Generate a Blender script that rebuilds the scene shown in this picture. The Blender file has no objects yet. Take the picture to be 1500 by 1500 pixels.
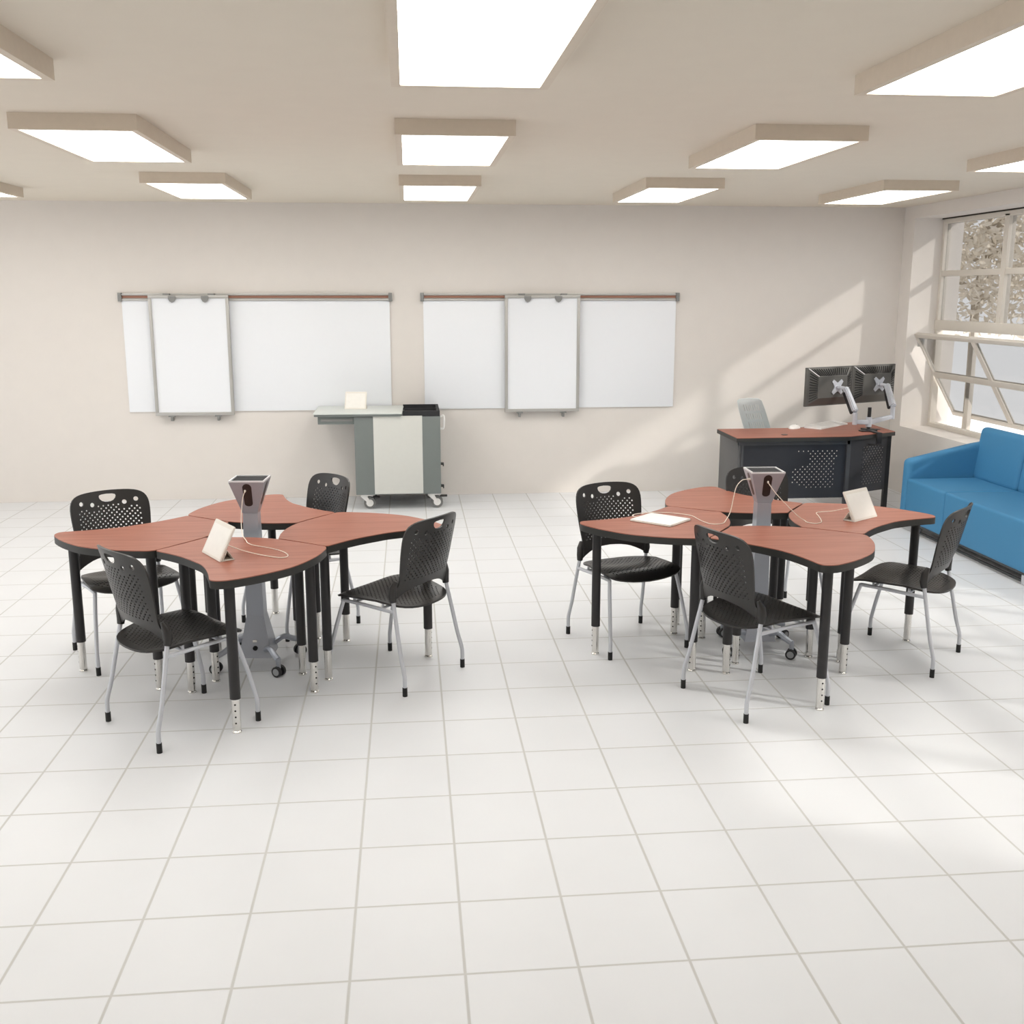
import bpy, bmesh, math, random
from mathutils import Vector, Matrix
from mathutils.geometry import delaunay_2d_cdt

random.seed(7)
U = 0.34                      # one floor tile across, metres; positions below are given in tiles
PI = math.pi
S = bpy.context.scene
COL = S.collection

# ------------------------------------------------------------------ camera, world, sun, exposure
cam = bpy.data.cameras.new('camera')
cam.sensor_width = 36.0
cam.lens = 1535.4 / 1500 * 36.0
cam.clip_start = 0.05
cam.clip_end = 200
camo = bpy.data.objects.new('camera', cam)
COL.objects.link(camo)
camo.location = (0.6161 * U, -10.3663 * U, 5.8195 * U)
camo.rotation_euler = (PI / 2 - 0.2056, 0, -0.0972)
S.camera = camo

W = bpy.data.worlds.new('daylight')
S.world = W
W.use_nodes = True
bg = W.node_tree.nodes['Background']
bg.inputs[0].default_value = (0.985, 0.99, 1.0, 1)
bg.inputs[1].default_value = 1.15

sun = bpy.data.lights.new('sun', 'SUN')
sun.energy = 2.8
sun.angle = math.radians(2.2)
sun.color = (1.0, 0.97, 0.92)
suno = bpy.data.objects.new('sun', sun)
COL.objects.link(suno)
suno.rotation_euler = Vector((-1.0, 0.615, -0.66)).to_track_quat('-Z', 'Y').to_euler()
suno.location = (12, -6, 9)

S.view_settings.view_transform = 'Standard'
S.view_settings.look = 'None'
S.view_settings.gamma = 1
S.view_settings.use_curve_mapping = False
S.view_settings.exposure = 0.25
LAMP = 6.5


# ------------------------------------------------------------------ materials
def lin(c):
    return tuple(((v / 255) / 12.92 if v <= 10 else (((v / 255) + 0.055) / 1.055) ** 2.4) for v in c) + (1.0,)


def mat(name, rgb, rough=0.5, metal=0.0, spec=0.5, mottling=0.04, scale=30.0, bump=0.0, bscale=200.0):
    m = bpy.data.materials.new(name)
    m.use_nodes = True
    nt = m.node_tree
    p = nt.nodes['Principled BSDF']
    p.inputs['Roughness'].default_value = rough
    p.inputs['Metallic'].default_value = metal
    p.inputs['Specular IOR Level'].default_value = spec
    c = lin(rgb)
    tc = nt.nodes.new('ShaderNodeTexCoord')
    nz = nt.nodes.new('ShaderNodeTexNoise')
    nz.inputs['Scale'].default_value = scale
    nz.inputs['Detail'].default_value = 3
    nt.links.new(tc.outputs['Object'], nz.inputs['Vector'])
    mx = nt.nodes.new('ShaderNodeMix')
    mx.data_type = 'RGBA'
    mx.inputs[6].default_value = tuple(v * (1 - mottling) for v in c[:3]) + (1,)
    mx.inputs[7].default_value = tuple(min(1, v * (1 + mottling)) for v in c[:3]) + (1,)
    nt.links.new(nz.outputs['Fac'], mx.inputs[0])
    nt.links.new(mx.outputs[2], p.inputs['Base Color'])
    if bump:
        n2 = nt.nodes.new('ShaderNodeTexNoise')
        n2.inputs['Scale'].default_value = bscale
        nt.links.new(tc.outputs['Object'], n2.inputs['Vector'])
        b = nt.nodes.new('ShaderNodeBump')
        b.inputs['Strength'].default_value = bump
        b.inputs['Distance'].default_value = 0.002
        nt.links.new(n2.outputs['Fac'], b.inputs['Height'])
        nt.links.new(b.outputs['Normal'], p.inputs['Normal'])
    return m


def mat_laminate(name, a, b):
    """cherry laminate, grain along the room's width"""
    m = bpy.data.materials.new(name)
    m.use_nodes = True
    nt = m.node_tree
    p = nt.nodes['Principled BSDF']
    p.inputs['Roughness'].default_value = 0.42
    p.inputs['Specular IOR Level'].default_value = 0.35
    g = nt.nodes.new('ShaderNodeNewGeometry')
    mp = nt.nodes.new('ShaderNodeMapping')
    mp.inputs['Scale'].default_value = (2.2, 34.0, 8.0)
    mp.inputs['Rotation'].default_value = (0, 0, 0.12)
    nt.links.new(g.outputs['Position'], mp.inputs['Vector'])
    n1 = nt.nodes.new('ShaderNodeTexNoise')
    n1.inputs['Scale'].default_value = 1.0
    n1.inputs['Detail'].default_value = 6
    n1.inputs['Distortion'].default_value = 0.6
    nt.links.new(mp.outputs[0], n1.inputs['Vector'])
    r = nt.nodes.new('ShaderNodeValToRGB')
    r.color_ramp.elements[0].position = 0.3
    r.color_ramp.elements[0].color = lin(a)
    r.color_ramp.elements[1].position = 0.72
    r.color_ramp.elements[1].color = lin(b)
    nt.links.new(n1.outputs['Fac'], r.inputs[0])
    nt.links.new(r.outputs[0], p.inputs['Base Color'])
    return m


def mat_tiles():
    m = bpy.data.materials.new('white_floor_tile')
    m.use_nodes = True
    nt = m.node_tree
    p = nt.nodes['Principled BSDF']
    p.inputs['Specular IOR Level'].default_value = 0.3
    g = nt.nodes.new('ShaderNodeNewGeometry')
    sp = nt.nodes.new('ShaderNodeSeparateXYZ')
    nt.links.new(g.outputs['Position'], sp.inputs[0])
    facs = []
    for ax, per, gw in ((0, U, 0.0062), (1, U * 1.1147, 0.0062)):
        a = nt.nodes.new('ShaderNodeMath')
        a.operation = 'PINGPONG'
        nt.links.new(sp.outputs[ax], a.inputs[0])
        a.inputs[1].default_value = per / 2
        mr = nt.nodes.new('ShaderNodeMapRange')
        mr.inputs['From Min'].default_value = gw * 0.45
        mr.inputs['From Max'].default_value = gw * 0.95
        mr.inputs['To Min'].default_value = 1
        mr.inputs['To Max'].default_value = 0
        nt.links.new(a.outputs[0], mr.inputs['Value'])
        facs.append(mr.outputs[0])
    mx = nt.nodes.new('ShaderNodeMath')
    mx.operation = 'MAXIMUM'
    nt.links.new(facs[0], mx.inputs[0])
    nt.links.new(facs[1], mx.inputs[1])
    nz = nt.nodes.new('ShaderNodeTexNoise')
    nz.inputs['Scale'].default_value = 2.5
    nz.inputs['Detail'].default_value = 4
    nt.links.new(g.outputs['Position'], nz.inputs['Vector'])
    ra = nt.nodes.new('ShaderNodeValToRGB')
    ra.color_ramp.elements[0].color = lin((222, 223, 225))
    ra.color_ramp.elements[1].color = lin((228, 229, 231))
    nt.links.new(nz.outputs['Fac'], ra.inputs[0])
    mc = nt.nodes.new('ShaderNodeMix')
    mc.data_type = 'RGBA'
    nt.links.new(mx.outputs[0], mc.inputs[0])
    nt.links.new(ra.outputs[0], mc.inputs[6])
    mc.inputs[7].default_value = lin((199, 198, 195))
    nt.links.new(mc.outputs[2], p.inputs['Base Color'])
    mr = nt.nodes.new('ShaderNodeMapRange')
    mr.inputs['To Min'].default_value = 0.42
    mr.inputs['To Max'].default_value = 0.9
    nt.links.new(mx.outputs[0], mr.inputs['Value'])
    nt.links.new(mr.outputs[0], p.inputs['Roughness'])
    b = nt.nodes.new('ShaderNodeBump')
    b.invert = True
    b.inputs['Strength'].default_value = 0.4
    b.inputs['Distance'].default_value = 0.002
    nt.links.new(mx.outputs[0], b.inputs['Height'])
    nt.links.new(b.outputs[0], p.inputs['Normal'])
    return m


def mat_emit(name, rgb, strength):
    m = bpy.data.materials.new(name)
    m.use_nodes = True
    nt = m.node_tree
    p = nt.nodes['Principled BSDF']
    p.inputs['Base Color'].default_value = lin(rgb)
    p.inputs['Emission Color'].default_value = lin(rgb)
    p.inputs['Emission Strength'].default_value = strength
    return m


def mat_glass():
    m = bpy.data.materials.new('window_glass')
    m.use_nodes = True
    nt = m.node_tree
    nt.nodes.remove(nt.nodes['Principled BSDF'])
    out = nt.nodes['Material Output']
    t = nt.nodes.new('ShaderNodeBsdfTransparent')
    t.inputs[0].default_value = (0.70, 0.70, 0.70, 1)
    gl = nt.nodes.new('ShaderNodeBsdfGlossy')
    gl.inputs['Roughness'].default_value = 0.03
    mx = nt.nodes.new('ShaderNodeMixShader')
    mx.inputs[0].default_value = 0.05
    nt.links.new(t.outputs[0], mx.inputs[1])
    nt.links.new(gl.outputs[0], mx.inputs[2])
    nt.links.new(mx.outputs[0], out.inputs[0])
    return m


M = dict(
    floor=mat_tiles(),
    wall=mat('beige_wall_paint', (228, 222, 216), 0.9, spec=0.1, mottling=0.02, scale=8, bump=0.15, bscale=180),
    ceil=mat('ceiling_paint', (226, 217, 203), 0.95, spec=0.1, mottling=0.02, scale=6),
    trim=mat('window_paint', (216, 209, 199), 0.6, spec=0.3, mottling=0.015),
    dark=mat('dark_gap', (45, 38, 32), 0.8),
    lam=mat_laminate('cherry_laminate', (145, 86, 69), (169, 110, 90)),
    lam2=mat_laminate('desk_cherry_laminate', (138, 79, 62), (160, 99, 80)),
    edge=mat('black_edge_band', (46, 46, 44), 0.5, spec=0.4),
    blk=mat('black_tube', (38, 36, 37), 0.42, spec=0.45),
    plast=mat('black_chair_plastic', (40, 38, 37), 0.36, spec=0.5, bump=0.06, bscale=600),
    rubber=mat('black_rubber', (28, 28, 28), 0.7),
    chrome=mat('brushed_chrome', (226, 224, 220), 0.22, metal=1.0, mottling=0.02),
    silver=mat('silver_paint', (200, 202, 208), 0.36, metal=0.3, mottling=0.02),
    tower=mat('tower_silver_paint', (168, 172, 181), 0.34, metal=0.3, mottling=0.02),
    towertop=mat('tower_rim', (226, 226, 228), 0.35, metal=0.2),
    dplate=mat('charcoal_plate', (50, 50, 52), 0.75, spec=0.2),
    outlet=mat('dark_outlet_panel', (44, 36, 34), 0.4),
    cable=mat('cream_cable', (240, 230, 216), 0.5),
    case=mat('cream_case', (232, 227, 218), 0.6, bump=0.05),
    case2=mat('cream_cover', (240, 237, 231), 0.55),
    casein=mat('case_shadow_side', (176, 168, 150), 0.7),
    white=mat('white_plastic', (238, 236, 233), 0.45),
    board=mat('whiteboard_surface', (241, 243, 247), 0.3, spec=0.3, mottling=0.005),
    alu=mat('aluminium_frame', (186, 184, 180), 0.4, metal=0.5, mottling=0.02),
    alud=mat('grey_clip', (138, 138, 136), 0.45, metal=0.3),
    wood=mat('rail_wood_strip', (150, 104, 84), 0.5),
    cartd=mat('cart_dark_grey', (116, 122, 120), 0.5, mottling=0.02),
    cartl=mat('cart_light_grey', (208, 208, 202), 0.5, mottling=0.02),
    cartt=mat('cart_worktop', (216, 220, 216), 0.4, mottling=0.02),
    tyre=mat('grey_tyre', (110, 110, 108), 0.7),
    tyred=mat('black_tyre', (40, 40, 41), 0.6),
    hub=mat('grey_hub', (168, 170, 172), 0.45),
    deskend=mat('charcoal_end_panel', (86, 86, 87), 0.5),
    deskp=mat('black_modesty_panel', (34, 36, 43), 0.45),
    deskf=mat('dark_desk_frame', (64, 65, 68), 0.45),
    mon=mat('monitor_shell', (88, 86, 82), 0.4, spec=0.4),
    slot=mat('vent_slot', (24, 24, 24), 0.8),
    shine=mat('glossy_ridge', (225, 225, 225), 0.2, metal=0.4),
    screen=mat('dark_screen', (18, 19, 21), 0.15),
    bluechair=mat('blue_grey_plastic', (212, 220, 220), 0.5),
    blue=mat('blue_upholstery', (68, 132, 174), 0.62, spec=0.35, mottling=0.03, scale=60, bump=0.05, bscale=900),
    plinth=mat('sofa_base', (70, 72, 72), 0.6),
    lampbox=mat('light_housing', (216, 203, 186), 0.6),
    glow=mat_emit('light_diffuser', (255, 255, 252), LAMP),
    glass=mat_glass(),
    leaf=mat('pale_leaf', (226, 217, 202), 0.6, mottling=0.25, scale=5),  # pale beige leaf colour, mottled
    bark=mat('bark', (176, 165, 148), 0.8, mottling=0.15),
)


# ------------------------------------------------------------------ mesh helpers (metres)
class MB:
    def __init__(self):
        self.v, self.f, self.mi, self.mats = [], [], [], []
        self.cur = 0

    def use(self, m):
        if m not in self.mats:
            self.mats.append(m)
        self.cur = self.mats.index(m)
        return self

    def add(self, vs, fs):
        n = len(self.v)
        self.v += [tuple(p) for p in vs]
        for f in fs:
            self.f.append(tuple(i + n for i in f))
            self.mi.append(self.cur)
        return self

    def bm(self, b, mtx=None):
        b.verts.index_update()
        vs = [(mtx @ v.co) if mtx else v.co.copy() for v in b.verts]
        self.add(vs, [[v.index for v in f.verts] for f in b.faces])
        b.free()
        return self

    def box(self, lo, hi, bevel=0.0, seg=2, mtx=None):
        b = bmesh.new()
        bmesh.ops.create_cube(b, size=1)
        c = [(lo[i] + hi[i]) / 2 for i in range(3)]
        s = [hi[i] - lo[i] for i in range(3)]
        for v in b.verts:
            v.co = Vector((c[0] + v.co.x * s[0], c[1] + v.co.y * s[1], c[2] + v.co.z * s[2]))
        if bevel:
            bmesh.ops.bevel(b, geom=b.edges[:], offset=bevel, segments=seg, affect='EDGES', profile=0.6)
        return self.bm(b, mtx)

    def prism(self, poly, z0, z1, bevel=0.0, mtx=None, seg=2):
        b = bmesh.new()
        a = [b.verts.new((p[0], p[1], z0)) for p in poly]
        c = [b.verts.new((p[0], p[1], z1)) for p in poly]
        n = len(poly)
        b.faces.new(a[::-1])
        b.faces.new(c)
        for i in range(n):
            b.faces.new((a[i], a[(i + 1) % n], c[(i + 1) % n], c[i]))
        bmesh.ops.recalc_face_normals(b, faces=b.faces[:])
        if bevel:
            bmesh.ops.bevel(b, geom=b.edges[:], offset=bevel, segments=seg, affect='EDGES', profile=0.6)
        return self.bm(b, mtx)

    def tube(self, pts, r, n=10, caps=True):
        pts = [Vector(p) for p in pts]
        rs = r if isinstance(r, (list, tuple)) else [r] * len(pts)
        vs, fs = [], []
        t0 = (pts[1] - pts[0]).normalized()
        up = Vector((0, 0, 1)) if abs(t0.z) < 0.9 else Vector((1, 0, 0))
        nx = t0.cross(up).normalized()
        for i, p in enumerate(pts):
            if i == 0:
                t = (pts[1] - pts[0])
            elif i == len(pts) - 1:
                t = (pts[-1] - pts[-2])
            else:
                t = (pts[i + 1] - p).normalized() + (p - pts[i - 1]).normalized()
            t.normalize()
            nx = (nx - t * nx.dot(t)).normalized()
            ny = t.cross(nx)
            for k in range(n):
                a = 2 * PI * k / n
                vs.append(p + (nx * math.cos(a) + ny * math.sin(a)) * rs[i])
        for i in range(len(pts) - 1):
            for k in range(n):
                fs.append((i * n + k, i * n + (k + 1) % n, (i + 1) * n + (k + 1) % n, (i + 1) * n + k))
        if caps:
            fs.append(tuple(range(n))[::-1])
            fs.append(tuple((len(pts) - 1) * n + k for k in range(n)))
        return self.add(vs, fs)

    def cyl(self, p0, p1, r, n=16, r2=None):
        return self.tube([p0, p1], [r, r2 if r2 is not None else r], n)

    def frustum(self, lo, hi, z0, z1, c0=(0, 0), c1=(0, 0)):
        vs = []
        for (h, z, c) in ((lo, z0, c0), (hi, z1, c1)):
            for sx, sy in ((-1, -1), (1, -1), (1, 1), (-1, 1)):
                vs.append((c[0] + sx * h, c[1] + sy * h, z))
        return self.add(vs, [(3, 2, 1, 0), (4, 5, 6, 7), (0, 1, 5, 4), (1, 2, 6, 5), (2, 3, 7, 6), (3, 0, 4, 7)])

    def make(self, name, m=None, parent=None, loc=(0, 0, 0), angle=38):
        me = bpy.data.meshes.new(name)
        me.from_pydata(self.v, [], self.f)
        for q in (self.mats or [m]):
            me.materials.append(q)
        if self.mats:
            me.polygons.foreach_set('material_index', self.mi)
        me.polygons.foreach_set('use_smooth', [True] * len(me.polygons))
        me.set_sharp_from_angle(angle=math.radians(angle))
        me.update()
        o = bpy.data.objects.new(name, me)
        COL.objects.link(o)
        o.location = loc
        if parent:
            o.parent = parent
        return o


def T(x, y, z):
    return Vector((x * U, y * U, z * U))


def tag(o, label, cat, group=None):
    o['label'] = label
    o['category'] = cat
    if group:
        o['group'] = group
    return o


def thing(name, label, cat, loc=(0, 0, 0), rotz=0.0, group=None):
    o = bpy.data.objects.new(name, None)
    COL.objects.link(o)
    o.empty_display_size = 0.1
    o.location = loc
    o.rotation_euler = (0, 0, rotz)
    return tag(o, label, cat, group)


def struct(mb, name, m=None, parent=None):
    o = mb.make(name, m, parent)
    if not parent:
        o['kind'] = 'structure'
    return o


def dup(root, loc, rotz, label, group=None):
    r = root.copy()
    COL.objects.link(r)
    r.location = loc
    r.rotation_euler = (0, 0, rotz)
    r['label'] = label
    if group:
        r['group'] = group
    for ch in list(root.children):
        c = ch.copy()
        COL.objects.link(c)
        c.parent = r
        for g in list(ch.children):
            d = g.copy()
            COL.objects.link(d)
            d.parent = c
    return r


def smooth_path(pts, k=6):
    """Catmull-Rom through the points"""
    P = [Vector(p) for p in pts]
    P = [P[0] * 2 - P[1]] + P + [P[-1] * 2 - P[-2]]
    out = []
    for i in range(1, len(P) - 2):
        for j in range(k):
            t = j / k
            a, b, c, d = P[i - 1], P[i], P[i + 1], P[i + 2]
            out.append(0.5 * ((2 * b) + (c - a) * t + (2 * a - 5 * b + 4 * c - d) * t * t + (3 * b - a - 3 * c + d) * t ** 3))
    out.append(P[-2])
    return out


def inside(p, poly):
    x, y = p
    r = False
    n = len(poly)
    for i in range(n):
        x1, y1 = poly[i]
        x2, y2 = poly[(i + 1) % n]
        if (y1 > y) != (y2 > y) and x < (x2 - x1) * (y - y1) / (y2 - y1) + x1:
            r = not r
    return r


def edge_dist(p, poly):
    best = 1e9
    n = len(poly)
    for i in range(n):
        ax, ay = poly[i]
        bx, by = poly[(i + 1) % n]
        dx, dy = bx - ax, by - ay
        L = dx * dx + dy * dy
        t = 0 if L == 0 else max(0, min(1, ((p[0] - ax) * dx + (p[1] - ay) * dy) / L))
        best = min(best, math.hypot(p[0] - ax - t * dx, p[1] - ay - t * dy))
    return best


def circle(x, y, r, n=6):
    return [(x + r * math.cos(2 * PI * k / n + 0.3), y + r * math.sin(2 * PI * k / n + 0.3)) for k in range(n)]


def sheet(mb, outline, holes, fn, t, grid):
    """a pierced sheet: outline with holes, triangulated, bent by fn(u, v) and given thickness t"""
    verts, edges = [], []

    def loop(pl):
        n0 = len(verts)
        verts.extend(Vector(p) for p in pl)
        edges.extend((n0 + i, n0 + (i + 1) % len(pl)) for i in range(len(pl)))
    loop(outline)
    for h in holes:
        loop(h)
    cen = [(sum(p[0] for p in h) / len(h), sum(p[1] for p in h) / len(h),
            max(math.hypot(p[0] - sum(q[0] for q in h) / len(h), p[1] - sum(q[1] for q in h) / len(h)) for p in h)) for h in holes]
    x0, x1 = min(p[0] for p in outline), max(p[0] for p in outline)
    y0, y1 = min(p[1] for p in outline), max(p[1] for p in outline)
    nx, ny = int((x1 - x0) / grid), int((y1 - y0) / grid)
    for i in range(1, nx + 1):
        for j in range(1, ny + 1):
            p = (x0 + i * grid, y0 + j * grid)
            if not inside(p, outline) or edge_dist(p, outline) < grid * 0.35:
                continue
            if any(math.hypot(p[0] - c[0], p[1] - c[1]) < c[2] + grid * 0.25 for c in cen):
                continue
            verts.append(Vector(p))
    vo, eo, fo, *_ = delaunay_2d_cdt(verts, edges, [], 0, 1e-7)
    keep = []
    for f in fo:
        c = (sum(vo[i][0] for i in f) / len(f), sum(vo[i][1] for i in f) / len(f))
        if not inside(c, outline):
            continue
        bad = False
        for h, q in zip(holes, cen):
            if math.hypot(c[0] - q[0], c[1] - q[1]) <= q[2] and inside(c, h):
                bad = True
                break
        if not bad:
            keep.append(f)
    used = sorted({i for f in keep for i in f})
    idx = {i: k for k, i in enumerate(used)}
    P, N = [], []
    e = 1e-3
    for i in used:
        u, v = vo[i][0], vo[i][1]
        p = Vector(fn(u, v))
        n = (Vector(fn(u + e, v)) - p).cross(Vector(fn(u, v + e)) - p).normalized()
        P.append(p)
        N.append(n)
    top = [p + n * t / 2 for p, n in zip(P, N)]
    bot = [p - n * t / 2 for p, n in zip(P, N)]
    F = []
    for f in keep:
        g = [idx[i] for i in f]
        a, b, c = (vo[i] for i in f[:3])
        if (b[0] - a[0]) * (c[1] - a[1]) - (b[1] - a[1]) * (c[0] - a[0]) < 0:
            g = g[::-1]
        F.append(g)
    n = len(used)
    mb.add(top + bot, F + [[i + n for i in g][::-1] for g in F])
    cnt = {}
    for g in F:
        for i in range(3):
            cnt[(g[i], g[(i + 1) % 3])] = 1
    wv, wf = [], []
    for (a, b) in cnt:
        if (b, a) not in cnt:
            k = len(wv)
            wv += [top[a], top[b], bot[b], bot[a]]
            wf.append((k, k + 3, k + 2, k + 1))
    mb.add(wv, wf)
    return mb


# ------------------------------------------------------------------ the setting
YW = 20.1077      # back wall
XR = 15.12        # right wall inner face
XO = 16.6         # right wall outer face
ZC = 8.27         # ceiling
YJ = 19.44        # window opening, far jamb


def tbox(mb, lo, hi, bevel=0.0):
    return mb.box(T(*lo), T(*hi), bevel)


struct(tbox(MB(), (-17, -12.9, -0.3), (XR, YW, 0)), 'floor', M['floor'])
struct(tbox(MB(), (-17, YW, -0.3), (XO, YW + 0.5, ZC + 0.4)), 'wall_back', M['wall'])
struct(tbox(MB(), (-17, -12.9, ZC), (XO, YW, ZC + 0.4)), 'ceiling', M['ceil'])
struct(tbox(MB(), (-17, -13.4, -0.3), (XO, -12.9, ZC + 0.4)), 'wall_front', M['wall'])  # unseen, added behind the camera to keep sky light off the near floor

ZS, ZT = 1.96, 7.93
Y1, Y2, Y3 = 9.6, 9.0, -7.0
mb = MB()
tbox(mb, (XR, -12.9, -0.3), (XO, YW, ZS))
tbox(mb, (XR, -12.9, ZT), (XO, YW, ZC))
tbox(mb, (XR, YJ, ZS), (XO, YW, ZT))
tbox(mb, (XR, Y2, ZS), (XO, Y1, ZT))
tbox(mb, (XR, -12.9, ZS), (XO, Y3, ZT))
struct(mb, 'wall_right', M['wall'])


def window(name, ya, yb, mull, sash_label=True):
    """ya far jamb, yb near jamb (tiles)"""
    m = MB()
    x0, x1 = 15.96, 16.16
    tbox(m, (x0, yb, ZT - 0.16), (x1, ya, ZT - 0.03), 0.004)
    tbox(m, (x0, yb, ZS), (x1, ya, ZS + 0.12), 0.004)
    for z0, z1 in ((ZS + 0.12, 4.78), (5.06, ZT - 0.16)):
        tbox(m, (x0 + 0.006, ya - 0.13, z0), (x1 - 0.006, ya, z1), 0.003)
        tbox(m, (x0 + 0.006, yb, z0), (x1 - 0.006, yb + 0.13, z1), 0.003)
    tbox(m, (x0 - 0.02, yb, 4.78), (x1, ya, 5.06), 0.004)
    w = struct(m, name, M['trim'])
    w['label'] = 'painted window frame'
    # upper fixed lights: glazing bars and panes
    b = MB()
    tbox(b, (x0 + 0.02, yb + 0.1, 6.30), (x1 - 0.05, ya - 0.1, 6.46), 0.003)
    for y in mull:
        tbox(b, (x0, y - 0.11, 5.0), (x1, y + 0.11, ZT - 0.1), 0.003)
    b.make('glazing_bars', M['trim'], w)
    ys = [ya - 0.13] + list(mull) + [yb + 0.13]
    for i in range(len(ys) - 1):
        for z0, z1 in ((5.06, 6.30), (6.46, 7.77)):
            p = MB()
            tbox(p, (16.05, ys[i + 1] + 0.1 * (i + 1 < len(ys) - 1), z0), (16.07, ys[i] - 0.1 * (i > 0), z1))
            p.make('pane', M['glass'], w)
    # outer posts of the lower opening
    for y in mull:
        q = MB()
        tbox(q, (16.34, y + 1.78, ZS), (16.46, y + 1.98, 5.0), 0.003)
        q.make('outer_post', M['trim'], w)
    # the pivoted lower sash, its head tipped into the room
    pv = Vector((15.99, 0, 3.50))
    d = (Vector((15.30, 0, 4.66)) - Vector((16.69, 0, 2.29)))
    L = d.length / 2
    d.normalize()
    ang = math.atan2(d.x, d.z)
    R = Matrix.Translation(T(pv.x, 0, pv.z)) @ Matrix.Rotation(ang, 4, 'Y')
    sm = MB()
    s0, s1 = yb + 0.19, ya - 0.19

    def sb(y0, y1, h0, h1, th=0.055):
        sm.box(T(-th, y0, h0), T(th, y1, h1), 0.003, 2, R)
    sb(s0, s1, L - 0.12, L)
    sb(s0, s1, -L, -L + 0.12)
    sb(s1 - 0.08, s1, -L + 0.005, L - 0.005, 0.051)
    sb(s0, s0 + 0.08, -L + 0.005, L - 0.005, 0.051)
    sb(s0 + 0.01, s1 - 0.01, -0.09, 0.09, 0.047)
    for y in mull:
        sb(y - 0.10, y + 0.10, -L + 0.01, L - 0.01, 0.044)
    sash = sm.make('pivoting_sash', M['trim'], w)
    ys = [s1 - 0.08] + list(mull) + [s0 + 0.08]
    for i in range(len(ys) - 1):
        for h0, h1 in ((-L + 0.12, -0.09), (0.09, L - 0.12)):
            g = MB()
            g.box(T(-0.008, ys[i + 1] + 0.1 * (i + 1 < len(ys) - 1), h0), T(0.008, ys[i] - 0.1 * (i > 0), h1), 0, 2, R)
            g.make('sash_pane', M['glass'], sash)
    h = MB()
    tbox(h, (15.40, ya - 0.21, 4.3), (15.58, ya - 0.14, 4.55), 0.004)
    h.make('stay', M['alu'], sash)
    return w


window('window_1', YJ, Y1, (16.12, 12.9))
window('window_2', Y2, Y3, (5.8, 2.6, -0.6, -3.8))
t = MB()
tbox(t, (15.93, Y1, ZT - 0.035), (16.0, YJ, ZT - 0.002))
struct(t, 'gap_strip_1', M['dark'])  # dark strip painted in for the shaded gap between frame and soffit

# ------------------------------------------------------------------ ceiling lights
lamp_names = ['ceiling light at the far left, cut off by the photo edge',
              'ceiling light above the left whiteboard',
              'ceiling light above the bare wall between the two whiteboards',
              'ceiling light above the right whiteboard, just right of its sliding panel',
              'ceiling light at the far right, nearest the window wall']


def ceiling_light():
    r = thing('ceiling_light', lamp_names[0], 'light', (0, 0, 0), 0, 'rectangular ceiling lights')
    hx, y0, y1, zb = 0.80, 12.88, 16.52, 8.05
    f = MB()
    g = 0.07
    yc = (y0 + y1) / 2
    a, b = y0 - yc - g, y1 - yc + g
    tbox(f, (-hx - g, a, zb), (hx + g, a + 0.1, ZC))
    tbox(f, (-hx - g, b - 0.1, zb), (hx + g, b, ZC))
    tbox(f, (-hx - g, a + 0.1, zb), (-hx + 0.03, b - 0.1, ZC))
    tbox(f, (hx - 0.03, a + 0.1, zb), (hx + g, b - 0.1, ZC))
    f.make('housing', M['lampbox'], r)
    d = MB()
    tbox(d, (-hx + 0.03, a + 0.1, zb + 0.012), (hx - 0.03, b - 0.1, zb + 0.05))
    d.make('diffuser', M['glow'], r)
    return r


l0 = ceiling_light()
for i, x in enumerate((-9.30, -3.97, 1.35, 6.65, 11.98)):
    o = l0 if i == 0 else dup(l0, (0, 0, 0), 0, lamp_names[i])
    o.location = T(x, 14.70, 0)
where = ['far left', 'second from the left', 'middle', 'second from the right', 'far right']
for y, row in ((7.4, 'the second row from the whiteboards'), (0.1, 'the third row from the whiteboards')):  # two more rows of lights, added to brighten the floor
    for i, x in enumerate((-9.30, -3.97, 1.35, 6.65, 11.98)):
        dup(l0, T(x, y, 0), 0, 'added ceiling light in %s, %s' % (row, where[i]))

# ------------------------------------------------------------------ tree outside
tr = thing('tree', 'leafy pale tree standing outside the upper window panes', 'tree', T(20.0, 24.5, -1.0))
b = MB()
b.tube([T(0, 0, 0), T(0.0, 0.0, 4), T(0.0, 0.1, 7), T(0.3, -0.5, 9), T(0.4, -0.9, 12)], [0.05, 0.05, 0.05, 0.04, 0.02], 8)
for k in range(18):
    z = 6.6 + k * 0.30
    a = k * 2.4
    b.tube([T(0.1, -0.1, z), T(1.0 * math.cos(a), -0.2 + 1.0 * math.sin(a), z + 0.4), T(2.6 * math.cos(a), -0.2 + 3.0 * math.sin(a), z + 0.6)], [0.03, 0.02, 0.006], 5)
b.make('trunk', M['bark'], tr)
lf = MB()
for k in range(5200):
    a = random.uniform(0, 2 * PI)
    rr = 4.6 * math.sqrt(random.random())
    zz = random.uniform(5.45, 11.4)
    if zz < 6.1 and random.random() < 0.6:
        continue
    p = T(rr * math.cos(a) * 0.45, rr * math.sin(a) - 1.1, zz)
    L = random.uniform(0.035, 0.075)
    w = L * random.uniform(0.26, 0.42)
    q = Matrix.Translation(p) @ Matrix.Rotation(random.uniform(0, 6.3), 4, 'Z') @ Matrix.Rotation(random.uniform(-1.4, 1.4), 4, 'X') @ Matrix.Rotation(random.uniform(0, 6.3), 4, 'Y')
    vs = [(-L, 0, 0), (-L * .3, w, 0.006), (L * .35, w * .8, 0.006), (L, 0, 0), (L * .35, -w * .8, 0.006), (-L * .3, -w, 0.006)]
    lf.add([q @ Vector(v) for v in vs], [(0, 1, 2, 3), (0, 3, 4, 5)])
fo = lf.make('foliage', M['leaf'], tr, angle=80)
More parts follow.
